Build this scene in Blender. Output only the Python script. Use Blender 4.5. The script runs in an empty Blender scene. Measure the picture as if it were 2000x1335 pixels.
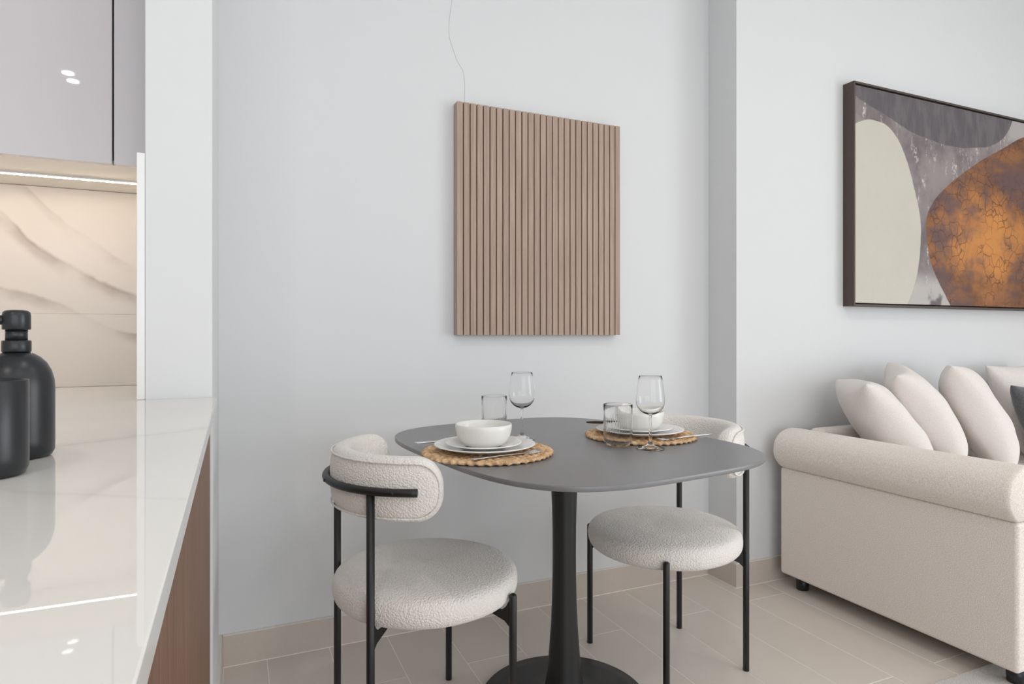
import bpy, bmesh, math, random
from mathutils import Vector, Matrix, noise

random.seed(7)
PI = math.pi
SC = bpy.context.scene
COL = SC.collection

# ------------------------------------------------------------------ camera
CAM_H = 1.05
FPX = 1232.0
YAW = math.atan((1000 - 458) / FPX)
cam_d = bpy.data.cameras.new('camera')
cam_d.sensor_fit = 'HORIZONTAL'
cam_d.sensor_width = 36.0
cam_d.lens = 36.0 * FPX / 2000.0
cam_d.shift_y = -(667.5 - 654.0) / 2000.0
cam_d.clip_start = 0.02
cam = bpy.data.objects.new('camera', cam_d)
COL.objects.link(cam)
cam.location = (0, 0, CAM_H)
cam.rotation_euler = (PI / 2, 0, -YAW)
SC.camera = cam

# ------------------------------------------------------------------ world, daylight, exposure
vs = SC.view_settings
SC.display_settings.display_device = 'sRGB'
vs.view_transform = 'Standard'
vs.look = 'None'
vs.gamma = 1.0
vs.use_curve_mapping = False
vs.exposure = -0.27
world = bpy.data.worlds.new('sky')
SC.world = world
world.use_nodes = True
world.node_tree.nodes['Background'].inputs[0].default_value = (0.75, 0.87, 1.0, 1)
world.node_tree.nodes['Background'].inputs[1].default_value = 1.0


def area(name, loc, target, sx, sy, power, color):
    d = bpy.data.lights.new(name, 'AREA')
    d.shape = 'RECTANGLE'
    d.size, d.size_y = sx, sy
    d.energy = power
    d.color = color
    o = bpy.data.objects.new(name, d)
    COL.objects.link(o)
    o.location = loc
    o.rotation_euler = (Vector(target) - Vector(loc)).to_track_quat('-Z', 'Y').to_euler()
    return o


# daylight entering through the two glazed openings (right wall, and the wall behind the camera)
area('daylight_right', (5.30, -1.75, 1.15), (0, -1.75, 1.15), 2.6, 2.1, 100, (0.95, 0.975, 1.0))
area('daylight_front', (-0.1, -3.45, 1.15), (-0.1, 0, 1.15), 3.6, 2.2, 62, (0.97, 0.985, 1.0))


# ------------------------------------------------------------------ helpers
def lin(c):
    return tuple(((v / 255) / 12.92 if v / 255 <= 0.04045 else ((v / 255 + 0.055) / 1.055) ** 2.4) for v in c)


class NT:
    """small helper round a material node tree"""

    def __init__(self, name):
        self.m = bpy.data.materials.new(name)
        self.m.use_nodes = True
        self.t = self.m.node_tree
        self.b = self.t.nodes['Principled BSDF']
        self._obj = None

    def n(self, typ, **kw):
        nd = self.t.nodes.new(typ)
        for k, v in kw.items():
            setattr(nd, k, v)
        return nd

    def l(self, a, b):
        self.t.links.new(a, b)

    def obj(self):
        if self._obj is None:
            self._obj = self.n('ShaderNodeTexCoord')
        return self._obj.outputs['Object']

    def setin(self, sock, v):
        if hasattr(v, 'is_output'):
            self.l(v, sock)
        else:
            sock.default_value = v

    def math(self, op, a, b=None, c=None):
        nd = self.n('ShaderNodeMath', operation=op)
        self.setin(nd.inputs[0], a)
        if b is not None:
            self.setin(nd.inputs[1], b)
        if c is not None:
            self.setin(nd.inputs[2], c)
        return nd.outputs[0]

    def smooth(self, v, lo, hi):
        nd = self.n('ShaderNodeMapRange', interpolation_type='SMOOTHSTEP')
        self.setin(nd.inputs[0], v)
        nd.inputs[1].default_value = lo
        nd.inputs[2].default_value = hi
        return nd.outputs[0]

    def mix(self, fac, a, b, blend='MIX'):
        nd = self.n('ShaderNodeMix', data_type='RGBA', blend_type=blend)
        self.setin(nd.inputs[0], fac)
        for sock, v in ((nd.inputs[6], a), (nd.inputs[7], b)):
            if hasattr(v, 'is_output'):
                self.l(v, sock)
            else:
                sock.default_value = (*v[:3], 1)
        return nd.outputs[2]

    def scaled(self, s):
        mp = self.n('ShaderNodeMapping')
        self.l(self.obj(), mp.inputs[0])
        mp.inputs['Scale'].default_value = s
        return mp.outputs[0]

    def noise(self, scale, detail=3, rough=0.5, vec=None, dist=0.0):
        nd = self.n('ShaderNodeTexNoise')
        self.l(vec if vec is not None else self.obj(), nd.inputs['Vector'])
        nd.inputs['Scale'].default_value = scale
        nd.inputs['Detail'].default_value = detail
        nd.inputs['Roughness'].default_value = rough
        nd.inputs['Distortion'].default_value = dist
        return nd.outputs[0]

    def bump(self, h, strength, dist=0.001):
        nd = self.n('ShaderNodeBump')
        nd.inputs['Strength'].default_value = strength
        nd.inputs['Distance'].default_value = dist
        self.l(h, nd.inputs['Height'])
        self.l(nd.outputs[0], self.b.inputs['Normal'])

    def set(self, color=None, rough=None, metal=None, spec=None, sheen=None, coat=None):
        if color is not None:
            if hasattr(color, 'is_output'):
                self.l(color, self.b.inputs['Base Color'])
            else:
                self.b.inputs['Base Color'].default_value = (*color[:3], 1)
        if rough is not None:
            self.setin(self.b.inputs['Roughness'], rough)
        if metal is not None:
            self.b.inputs['Metallic'].default_value = metal
        if spec is not None:
            self.b.inputs['Specular IOR Level'].default_value = spec
        if sheen is not None:
            self.b.inputs['Sheen Weight'].default_value = sheen
            self.b.inputs['Sheen Roughness'].default_value = 0.5
        if coat is not None:
            self.b.inputs['Coat Weight'].default_value = coat
            self.b.inputs['Coat Roughness'].default_value = 0.012
        return self


def simple(name, rgb, rough=0.5, metal=0.0, spec=0.5, nscale=None, nstr=0.1, var=0.0, **kw):
    t = NT(name)
    c = lin(rgb)
    if var:
        nz = t.noise(nscale or 20, 4)
        c2 = tuple(max(0, v * (1 - var)) for v in c)
        t.set(t.mix(nz, c2, tuple(min(1, v * (1 + var)) for v in c)))
    else:
        t.set(c)
    t.set(None, rough, metal, spec, **kw)
    if nscale:
        t.bump(t.noise(nscale, 4), nstr)
    return t.m


# ------------------------------------------------------------------ materials
M = {}
M['wall'] = simple('wall_paint', (225, 226, 227), 0.75, nscale=180, nstr=0.05, spec=0.25)
M['ceiling'] = simple('ceiling_paint', (238, 238, 237), 0.85, nscale=150, nstr=0.04, spec=0.2)


def tile_mat():
    t = NT('porcelain_tile')
    oi = t.n('ShaderNodeObjectInfo')
    geo = t.n('ShaderNodeNewGeometry')
    base = t.mix(oi.outputs['Random'], lin((222, 212, 202)), lin((229, 219, 209)))
    nz = t.noise(9, 6, 0.6, geo.outputs['Position'])
    nz2 = t.noise(260, 2, 0.5, geo.outputs['Position'])
    c = t.mix(t.math('MULTIPLY', nz, 0.22), base, lin((196, 186, 176)))
    c = t.mix(t.math('MULTIPLY', nz2, 0.10), c, lin((230, 221, 210)))
    t.set(c, t.math('MULTIPLY_ADD', nz, 0.15, 0.36), 0, 0.4)
    t.bump(nz2, 0.05)
    return t.m


M['tile'] = tile_mat()
M['grout'] = simple('grout', (253, 246, 237), 0.9, nscale=300, nstr=0.2)
M['baseboard'] = simple('baseboard_tile', (208, 197, 187), 0.42, nscale=160, nstr=0.03, var=0.05)
M['sealant'] = simple('white_sealant', (226, 220, 212), 0.5, nscale=200, nstr=0.05)


def wood(name, dark, light, rough=0.5, axis='Z', lines=0.0, bump=0.15):
    t = NT(name)
    oi = t.n('ShaderNodeObjectInfo')
    mp = t.n('ShaderNodeMapping')
    t.l(t.obj(), mp.inputs[0])
    sc = [60, 60, 60]
    sc['XYZ'.index(axis)] = 2.2
    mp.inputs['Scale'].default_value = sc
    off = t.n('ShaderNodeCombineXYZ')
    t.l(t.math('MULTIPLY', oi.outputs['Random'], 37.0), off.inputs[0])
    t.l(t.math('MULTIPLY', oi.outputs['Random'], 11.0), off.inputs[2])
    t.l(off.outputs[0], mp.inputs['Location'])
    g = t.noise(1.6, 6, 0.62, mp.outputs[0], 0.4)
    g2 = t.noise(7.0, 3, 0.5, mp.outputs[0])
    fac = t.math('MULTIPLY_ADD', t.smooth(g, 0.3, 0.72), 0.75, t.math('MULTIPLY', g2, 0.25))
    c = t.mix(fac, lin(dark), lin(light))
    tone = t.math('MULTIPLY_ADD', oi.outputs['Random'], 0.10, 0.95)
    hs = t.n('ShaderNodeHueSaturation')
    t.l(c, hs.inputs['Color'])
    t.l(tone, hs.inputs['Value'])
    t.set(hs.outputs[0], rough, 0, 0.35)
    t.bump(g2, bump)
    return t.m


M['slat'] = wood('slat_veneer', (160, 138, 124), (187, 165, 150))
M['slat_back'] = simple('slat_backing', (92, 62, 48), 0.8, nscale=60, nstr=0.2, var=0.1)
M['brown_wood'] = wood('peninsula_veneer', (92, 64, 48), (140, 103, 80), 0.45, bump=0.5)


def stone(name, base, vein, lines, warm=None, rough=0.008, curves=()):
    """polished slab; lines: list of (slope, offset, width, strength) in the object's X/plane axes"""
    t = NT(name)
    sep = t.n('ShaderNodeSeparateXYZ')
    t.l(t.obj(), sep.inputs[0])
    warp = t.math('SUBTRACT', t.noise(2.6, 5, 0.6), 0.5)
    fine = t.math('SUBTRACT', t.noise(14, 4, 0.6), 0.5)
    second = sep.outputs['Z'] if warm == 'XZ' else sep.outputs['Y']
    col = t.mix(t.smooth(t.noise(1.7, 4, 0.55), 0.35, 0.8), lin(base), tuple(v * 0.93 for v in lin(base)))
    for slope, offs, width, strength in lines:
        d = t.math('MULTIPLY_ADD', sep.outputs['X'], -slope, second)
        d = t.math('SUBTRACT', d, offs)
        d = t.math('MULTIPLY_ADD', warp, 0.16, d)
        d = t.math('MULTIPLY_ADD', fine, 0.02, d)
        ad = t.math('ABSOLUTE', d)
        core = t.math('SUBTRACT', 1.0, t.smooth(ad, 0.0, width * 0.18))
        halo = t.math('SUBTRACT', 1.0, t.smooth(ad, 0.0, width))
        brk = t.smooth(t.noise(5.5, 3, 0.5), 0.36, 0.66)
        f = t.math('MULTIPLY', t.math('MULTIPLY_ADD', core, 0.45, t.math('MULTIPLY', t.math('MULTIPLY', halo, brk), 0.6)), strength)
        nd = t.math('MINIMUM', f, 1.0)
        col = t.mix(nd, col, lin(vein))
    for pts, width, strength in curves:
        nd = t.n('ShaderNodeFloatCurve')
        t.l(t.math('MULTIPLY_ADD', sep.outputs['X'], 1 / 2.4, 1.3 / 2.4), nd.inputs['Value'])
        cv = nd.mapping.curves[0]
        q = [((a + 1.3) / 2.4, b) for a, b in pts]
        cv.points[0].location = (0.0, min(1.0, max(0.0, q[0][1] + 0.9 * q[0][0])))
        cv.points[1].location = (1.0, max(0.0, q[-1][1] - 0.03))
        for a, b in q:
            cv.points.new(a, b)
        nd.mapping.update()
        d = t.math('SUBTRACT', sep.outputs['Z'], nd.outputs[0])
        d = t.math('MULTIPLY_ADD', fine, 0.030, d)
        lower = t.math('SUBTRACT', t.smooth(d, -width, -0.002), t.smooth(d, -0.002, width * 0.25))
        core = t.math('SUBTRACT', 1.0, t.smooth(t.math('ABSOLUTE', d), 0.0, 0.009))
        brk = t.smooth(t.noise(6.5, 3, 0.5), 0.38, 0.62)
        f = t.math('MULTIPLY_ADD', t.math('MULTIPLY', core, t.math('ADD', brk, 0.30)), 0.16, t.math('MULTIPLY', t.math('MULTIPLY', lower, t.math('ADD', brk, 0.15)), 0.62))
        col = t.mix(t.math('MINIMUM', t.math('MULTIPLY', f, strength), 1.0), col, lin(vein))
    t.set(col, rough, 0, 0.5)
    return t.m


M['counter'] = stone('counter_stone', (238, 236, 232), (196, 194, 192), [(0.5, 1.05, 0.05, 0.45), (-0.8, 0.55, 0.06, 0.3), (0.6, 0.2, 0.05, 0.3)])
M['splash'] = stone('backsplash_stone', (226, 218, 211), (160, 146, 134), [], 'XZ', 0.3, [
    ([(.607, .488), (.656, .449), (.73, .367), (.771, .337), (.831, .302), (.875, .276), (.947, .248), (.994, .23)], 0.05, 0.9),
    ([(.607, .268), (.649, .256), (.718, .238), (.788, .214), (.849, .175), (.902, .153), (.947, .137), (.994, .123)], 0.035, 0.75),
    ([(.50, .60), (.628, .569), (.688, .536), (.763, .457), (.814, .417), (.994, .30)], 0.04, 0.35)])
M['upstand'] = simple('upstand_slab', (240, 240, 240), 0.3, nscale=40, nstr=0.01, var=0.01)
M['gloss'] = simple('gloss_lacquer', (208, 204, 208), 0.012, spec=0.6, nscale=3, nstr=0.003, coat=0.5)
M['carcass'] = simple('cabinet_carcass', (244, 238, 229), 0.45, nscale=60, nstr=0.02)
M['dark_gap'] = simple('shadow_gap_board', (70, 62, 58), 0.7, nscale=60, nstr=0.05)


def emit(name, rgb, strength):
    m = bpy.data.materials.new(name)
    m.use_nodes = True
    b = m.node_tree.nodes['Principled BSDF']
    b.inputs['Base Color'].default_value = (0.8, 0.8, 0.8, 1)
    b.inputs['Emission Color'].default_value = (*rgb, 1)
    b.inputs['Emission Strength'].default_value = strength
    return m


M['led'] = emit('led_diffuser', (1.0, 0.82, 0.63), 50)
M['lamp'] = emit('downlight_lens', (1.0, 0.93, 0.84), 30)
M['white_plastic'] = simple('white_plastic', (236, 236, 234), 0.4, nscale=80, nstr=0.01)
M['black_matte'] = simple('matte_black_ceramic', (32, 34, 38), 0.33, spec=0.5, nscale=400, nstr=0.04)
M['black_metal'] = simple('black_powder_coat', (29, 29, 29), 0.42, spec=0.5, nscale=500, nstr=0.05)
M['table_top'] = NT('sintered_stone_top')
_t = M['table_top']
_n = _t.noise(14, 6, 0.65)
_t.set(_t.mix(_n, lin((118, 118, 120)), lin((134, 134, 136))), _t.math('MULTIPLY_ADD', _n, 0.10, 0.27), 0, 0.5)
_t.bump(_t.noise(300, 3), 0.05)
M['table_top'] = _t.m


def boucle(name, rgb):
    t = NT(name)
    v = t.n('ShaderNodeTexVoronoi')
    t.l(t.obj(), v.inputs['Vector'])
    v.inputs['Scale'].default_value = 210
    nz = t.noise(90, 4, 0.6)
    big = t.noise(9, 3, 0.5)
    c = lin(rgb)
    h = t.math('MULTIPLY_ADD', nz, 0.7, t.math('SUBTRACT', 1.0, v.outputs['Distance']))
    col = t.mix(t.smooth(v.outputs['Distance'], 0.2, 0.9), c, tuple(x * 0.95 for x in c))
    col = t.mix(t.math('MULTIPLY', big, 0.12), col, tuple(x * 0.9 for x in c))
    t.set(col, 0.95, 0, 0.15, sheen=0.35)
    t.bump(h, 0.7, 0.003)
    return t.m


M['boucle'] = boucle('boucle_fabric', (246, 241, 235))


def fabric(name, rgb, scale=360, strength=0.36, var=0.18, sheen=0.2):
    t = NT(name)
    c = lin(rgb)
    nz = t.noise(scale, 3, 0.6)
    w = t.noise(scale * 0.35, 3, 0.6)
    col = t.mix(t.smooth(nz, 0.3, 0.7), tuple(x * (1 - var) for x in c), tuple(min(1, x * (1 + var)) for x in c))
    t.set(col, 0.92, 0, 0.15, sheen=sheen)
    t.bump(t.math('ADD', nz, w), strength, 0.0015)
    return t.m


M['sofa'] = fabric('sofa_weave', (240, 228, 219))
M['pillow'] = fabric('pillow_linen', (234, 227, 222), 420, 0.4, 0.08)
M['pillow_dark'] = fabric('charcoal_velvet', (86, 87, 90), 160, 0.4, 0.25, 0.6)
M['rug'] = fabric('rug_pile', (206, 202, 198), 260, 0.8, 0.15)
M['china'] = simple('white_china', (240, 238, 234), 0.14, spec=0.5, nscale=30, nstr=0.01)
M['china_bowl'] = simple('embossed_china', (240, 238, 233), 0.22, spec=0.5, nscale=85, nstr=0.25)
M['steel_dark_reflection'] = simple('steel_dark_reflection', (84, 80, 78), 0.3, 1.0, nscale=90, nstr=0.02)  # blade steel, dark reflection of the surroundings put into the colour
M['steel'] = simple('polished_steel', (222, 222, 223), 0.24, 1.0, nscale=90, nstr=0.02)


def glass(ior):
    t = NT('clear_glass')
    t.b.inputs['Base Color'].default_value = (1, 1, 1, 1)
    t.b.inputs['Transmission Weight'].default_value = 1.0
    t.b.inputs['Roughness'].default_value = 0.0
    t.b.inputs['IOR'].default_value = ior
    return t.m


M['glass'] = glass(1.27)
M['glass_ribbed'] = glass(1.17)


def straw():
    t = NT('water_hyacinth')
    nz = t.noise(70, 5, 0.65)
    nz2 = t.noise(320, 3, 0.6)
    big = t.noise(14, 3)
    c = t.mix(t.smooth(nz, 0.32, 0.66), lin((188, 144, 102)), lin((242, 208, 166)))
    c = t.mix(t.smooth(nz2, 0.60, 0.8), c, lin((146, 106, 72)))
    c = t.mix(t.math('MULTIPLY', big, 0.3), c, lin((232, 198, 158)))
    t.set(c, 0.7, 0, 0.3)
    t.bump(t.math('ADD', nz, nz2), 0.8, 0.002)
    return t.m


M['straw'] = straw()
M['frame'] = simple('bronze_frame', (78, 68, 62), 0.5, 0.0, spec=0.45, nscale=60, nstr=0.05, var=0.08)


def painting():
    t = NT('abstract_canvas')
    sep = t.n('ShaderNodeSeparateXYZ')
    t.l(t.obj(), sep.inputs[0])
    x0, z0 = sep.outputs['X'], sep.outputs['Z']
    wob = t.math('SUBTRACT', t.noise(9, 4, 0.6), 0.5)
    x = t.math('MULTIPLY_ADD', wob, 0.012, x0)
    z = t.math('MULTIPLY_ADD', wob, 0.012, z0)

    def curve(inp, pts, span=1.7):
        nd = t.n('ShaderNodeFloatCurve')
        t.l(t.math('DIVIDE', inp, span), nd.inputs['Value'])
        cv = nd.mapping.curves[0]
        pts = [(a / span, b / span) for a, b in pts]
        cv.points[0].location = pts[0]
        cv.points[1].location = pts[-1]
        for p in pts[1:-1]:
            cv.points.new(*p)
        nd.mapping.update()
        return t.math('MULTIPLY', nd.outputs[0], span)

    e = 0.003
    # grey-mauve ground with worn vertical streaks
    streak = t.noise(1.0, 6, 0.65, t.scaled((26, 26, 7)))
    blot = t.noise(4.2, 5, 0.6)
    speck = t.noise(60, 4, 0.7)
    ground = t.mix(t.smooth(blot, 0.35, 0.65), lin((112, 102, 105)), lin((148, 138, 138)))
    ground = t.mix(t.math('MULTIPLY', t.smooth(streak, 0.54, 0.66), t.smooth(speck, 0.44, 0.56)), ground, lin((206, 200, 196)))
    low = t.math('MULTIPLY', t.smooth(t.math('MULTIPLY_ADD', t.math('SUBTRACT', blot, 0.5), 0.25, z0), 0.20, 0.10), t.smooth(blot, 0.40, 0.5))
    ground = t.mix(low, ground, lin((186, 182, 178)))
    corner = t.math('MULTIPLY', t.smooth(x0, 1.12, 1.2), t.smooth(z0, 0.86, 0.92))
    ground = t.mix(corner, ground, lin((176, 170, 168)))
    # dark charcoal form along the top
    dk = t.math('SUBTRACT', z, curve(x0, [(0, .953), (.107, .918), (.246, .879), (.39, .836), (.54, .813), (.696, .802),
                                         (.859, .814), (1.029, .848), (1.139, .909), (1.197, .984), (1.3, 1.3), (1.7, 1.6)]))
    dcol = t.mix(t.smooth(streak, 0.35, 0.7), lin((92, 88, 92)), lin((112, 106, 108)))
    col = t.mix(t.smooth(dk, -e, e), ground, dcol)
    # cream form at the left
    cx = curve(z0, [(0, .36), (.086, .408), (.197, .449), (.32, .464), (.418, .464), (.561, .419), (.701, .361),
                    (.801, .288), (.85, .20), (.87, .02), (1.7, 0)])
    ct = curve(x0, [(0, .815), (.107, .853), (.21, .853), (.5, .853), (1.7, .853)])
    cm = t.math('MINIMUM', t.math('SUBTRACT', cx, x), t.math('SUBTRACT', ct, z))
    ccol = t.mix(blot, lin((194, 190, 178)), lin((208, 204, 191)))
    col = t.mix(t.smooth(cm, -e, e), col, ccol)
    # cracked copper disc
    kl = curve(z, [(0, .704), (.055, .657), (.153, .578), (.274, .521), (.397, .506), (.45, .515), (.498, .545), (.55, .595), (.596, .657), (.671, .777),
                   (.761, .943), (.84, 1.117), (.921, 1.298), (.965, 1.5), (1.7, 1.7)])
    km = t.math('SUBTRACT', x, kl)
    vor = t.n('ShaderNodeTexVoronoi', feature='DISTANCE_TO_EDGE')
    wv = t.n('ShaderNodeMix', data_type='VECTOR')
    nv = t.n('ShaderNodeTexNoise')
    t.l(t.obj(), nv.inputs['Vector'])
    nv.inputs['Scale'].default_value = 18
    wv.inputs[0].default_value = 0.035
    t.l(t.obj(), wv.inputs[4])
    t.l(nv.outputs['Color'], wv.inputs[5])
    t.l(wv.outputs[1], vor.inputs['Vector'])
    vor.inputs['Scale'].default_value = 19
    crack = t.math('SUBTRACT', 1.0, t.smooth(vor.outputs['Distance'], 0.015, 0.055))
    band = t.noise(1.0, 5, 0.6, t.scaled((3, 3, 9)))
    patch = t.noise(5, 5, 0.6)
    dx = t.math('SUBTRACT', x0, 0.98)
    dz = t.math('SUBTRACT', z0, 0.36)
    dist = t.math('SQRT', t.math('ADD', t.math('MULTIPLY', dx, dx), t.math('MULTIPLY', t.math('MULTIPLY', dz, dz), 2.6)))
    heart = t.math('SUBTRACT', 1.0, t.smooth(t.math('MULTIPLY_ADD', t.math('SUBTRACT', patch, 0.5), 0.8, dist), 0.05, 0.50))
    cop = t.mix(t.smooth(band, 0.35, 0.65), lin((98, 66, 48)), lin((146, 98, 64)))
    cop = t.mix(t.math('MULTIPLY', heart, 0.9), cop, lin((212, 142, 74)))
    vio = t.math('MULTIPLY', t.smooth(patch, 0.42, 0.58), t.math('MULTIPLY_ADD', t.smooth(x0, 0.95, 0.5), 0.8, t.smooth(band, 0.6, 0.42)))
    vio = t.math('MULTIPLY', t.math('MINIMUM', vio, 1.0), t.math('SUBTRACT', 1.0, t.math('MULTIPLY', heart, 0.5)))
    cop = t.mix(t.math('MULTIPLY', vio, 0.62), cop, lin((104, 86, 90)))
    crk = t.math('MULTIPLY', crack, t.smooth(t.noise(6, 2), 0.35, 0.55))
    cop = t.mix(t.math('MULTIPLY', crk, 0.65), cop, lin((84, 52, 34)))
    col = t.mix(t.smooth(km, -e, e), col, cop)
    t.set(col, 0.55, 0, 0.3)
    t.bump(t.math('ADD', t.math('MULTIPLY', speck, 0.5), t.math('MULTIPLY', crk, -1.0)), 0.2, 0.001)
    return t.m


M['canvas'] = painting()


# ------------------------------------------------------------------ geometry helpers
def mk(name, bm, mat, parent=None, smooth=False, loc=None, bevel=None):
    me = bpy.data.meshes.new(name)
    bmesh.ops.recalc_face_normals(bm, faces=bm.faces)
    bm.to_mesh(me)
    bm.free()
    if mat is not None:
        me.materials.append(mat)
    if smooth:
        for p in me.polygons:
            p.use_smooth = True
    o = bpy.data.objects.new(name, me)
    COL.objects.link(o)
    if parent is not None:
        o.parent = parent
    if loc is not None:
        o.location = loc
    if bevel:
        md = o.modifiers.new('bevel', 'BEVEL')
        md.width = bevel
        md.segments = 3
        md.limit_method = 'ANGLE'
        md.angle_limit = math.radians(40)
        for p in me.polygons:
            p.use_smooth = True
        wn = o.modifiers.new('wn', 'WEIGHTED_NORMAL')
        wn.keep_sharp = True
    return o


def box(x0, x1, y0, y1, z0, z1, bm=None):
    bm = bm or bmesh.new()
    vsx = [bm.verts.new((x, y, z)) for z in (z0, z1) for y in (y0, y1) for x in (x0, x1)]
    for f in ((0, 1, 3, 2), (4, 6, 7, 5), (0, 4, 5, 1), (2, 3, 7, 6), (0, 2, 6, 4), (1, 5, 7, 3)):
        bm.faces.new([vsx[i] for i in f])
    return bm


def prism(pts, z0, z1, bm=None):
    """vertical prism over a plan outline"""
    bm = bm or bmesh.new()
    a = [bm.verts.new((x, y, z0)) for x, y in pts]
    b = [bm.verts.new((x, y, z1)) for x, y in pts]
    n = len(pts)
    bm.faces.new(a[::-1])
    bm.faces.new(b)
    for i in range(n):
        bm.faces.new((a[i], a[(i + 1) % n], b[(i + 1) % n], b[i]))
    return bm


def loft(rings, closed=True, cap=True, bm=None):
    bm = bm or bmesh.new()
    R = [[bm.verts.new(p) for p in r] for r in rings]
    n = len(R[0])
    for i in range(len(R) - 1):
        for j in range(n if closed else n - 1):
            k = (j + 1) % n
            bm.faces.new((R[i][j], R[i][k], R[i + 1][k], R[i + 1][j]))
    if cap:
        bm.faces.new(R[0][::-1])
        bm.faces.new(R[-1])
    return bm


def lathe(prof, seg=48, c=(0, 0, 0), bm=None, rib=None):
    """profile of (r, z); closed at the axis where r == 0"""
    bm = bm or bmesh.new()
    rings = []
    for r, z in prof:
        if r < 1e-6:
            rings.append([bm.verts.new((c[0], c[1], c[2] + z))])
        else:
            ring = []
            for j in range(seg):
                a = 2 * PI * j / seg
                rr = r * (rib(a, z) if rib else 1)
                ring.append(bm.verts.new((c[0] + rr * math.cos(a), c[1] + rr * math.sin(a), c[2] + z)))
            rings.append(ring)
    for A, B in zip(rings, rings[1:]):
        if len(A) == 1 and len(B) == 1:
            continue
        for j in range(seg):
            k = (j + 1) % seg
            if len(A) == 1:
                bm.faces.new((A[0], B[j], B[k]))
            elif len(B) == 1:
                bm.faces.new((A[j], A[k], B[0]))
            else:
                bm.faces.new((A[j], A[k], B[k], B[j]))
    return bm


def tube(path, r, seg=12, closed=False, bm=None, cap=True):
    bm = bm or bmesh.new()
    P = [Vector(p) for p in path]
    n = len(P)
    rings = []
    prev = None
    for i in range(n):
        if closed:
            t = P[(i + 1) % n] - P[i - 1]
        else:
            t = P[min(i + 1, n - 1)] - P[max(i - 1, 0)]
        t.normalize()
        if prev is None:
            u = t.orthogonal().normalized()
        else:
            u = (prev - t * prev.dot(t)).normalized()
        prev = u
        v = t.cross(u)
        rr = r[i] if isinstance(r, (list, tuple)) else r
        rings.append([P[i] + (u * math.cos(2 * PI * k / seg) + v * math.sin(2 * PI * k / seg)) * rr for k in range(seg)])
    if closed:
        R = [[bm.verts.new(p) for p in ring] for ring in rings]
        for i in range(n):
            A, B = R[i], R[(i + 1) % n]
            for k in range(seg):
                bm.faces.new((A[k], A[(k + 1) % seg], B[(k + 1) % seg], B[k]))
        return bm
    return loft(rings, True, cap, bm)


def empty(name, loc=(0, 0, 0), rz=0.0):
    o = bpy.data.objects.new(name, None)
    COL.objects.link(o)
    o.location = loc
    o.rotation_euler = (0, 0, rz)
    o.empty_display_size = 0.1
    return o


def tag(o, label, cat, group=None):
    o['label'] = label
    o['category'] = cat
    if group:
        o['group'] = group
    return o


def structure(o, label=None):
    o['kind'] = 'structure'
    if label:
        o['label'] = label
    return o


def copy_tree(o, parent=None):
    c = o.copy()
    COL.objects.link(c)
    if parent is not None:
        c.parent = parent
        c.matrix_parent_inverse = o.matrix_parent_inverse.copy()
    for ch in list(o.children):
        copy_tree(ch, c)
    return c


def catmull(pts, n=8, closed=False):
    P = [Vector(p) for p in pts]
    out = []
    m = len(P)
    rng = m if closed else m - 1
    for i in range(rng):
        p0 = P[(i - 1) % m] if closed else P[max(i - 1, 0)]
        p1, p2 = P[i], P[(i + 1) % m]
        p3 = P[(i + 2) % m] if closed else P[min(i + 2, m - 1)]
        for k in range(n):
            t = k / n
            out.append(0.5 * ((2 * p1) + (p2 - p0) * t + (2 * p0 - 5 * p1 + 4 * p2 - p3) * t * t + (3 * p1 - p0 - 3 * p2 + p3) * t ** 3))
    if not closed:
        out.append(P[-1])
    return out


# ------------------------------------------------------------------ room shell
WB = 2.203      # wall behind the dining table
WS = 2.033      # wall behind the sofa
WK = 2.012      # face of the kitchen backsplash
RX = 1.918      # face of the step between the two
NX0, NX1, NY = -0.176, -0.0454, 1.556     # partition stub
CH = 3.00      # living area
KH = 2.40      # dropped kitchen ceiling
XL, XR, YF = -2.6, 5.2, -3.3

fl = mk('floor', box(XL, XR, YF, 2.5, -0.10, -0.0007), M['grout'])
structure(fl, 'beige porcelain plank tile floor')
# plank tiles, 0.1955 m wide and 1.2 m long, joints staggered by half a plank; one mesh shared per size
tile_cache = {}


def tile_mesh(w, l):
    key = (round(w, 4), round(l, 4))
    if key not in tile_cache:
        bm = box(-w / 2, w / 2, -l / 2, l / 2, -0.010, 0.0)
        bmesh.ops.bevel(bm, geom=[e for e in bm.edges if all(v.co.z > -0.001 for v in e.verts)], offset=0.0005, segments=1, affect='EDGES')
        me = bpy.data.meshes.new('tile')
        bmesh.ops.recalc_face_normals(bm, faces=bm.faces)
        bm.to_mesh(me)
        bm.free()
        me.materials.append(M['tile'])
        tile_cache[key] = me
    return tile_cache[key]


TW, TL, TG = 0.1955, 1.2, 0.0030
for k in range(-13, 26):
    xa, xb = 0.0965 + TW * k, 0.0965 + TW * (k + 1)
    xa, xb = max(xa, XL), min(xb, XR)
    if xb - xa < 0.02:
        continue
    top = WB - 0.0125 if xb < 1.91 else (WS - 0.0125 if xa > 1.95 else WB - 0.0125)
    if xa < -0.2:
        top = 1.55
    joint = 1.905 if k % 2 else 1.305
    ys = [joint + TL * i for i in range(-5, 3)]
    cuts = [YF] + [y for y in ys if YF + 0.05 < y < top - 0.02] + [top]
    for ya, yb in zip(cuts, cuts[1:]):
        me = tile_mesh(xb - xa - TG, yb - ya - TG)
        o = bpy.data.objects.new('tile', me)
        COL.objects.link(o)
        o.parent = fl
        o.location = ((xa + xb) / 2, (ya + yb) / 2, 0)

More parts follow.
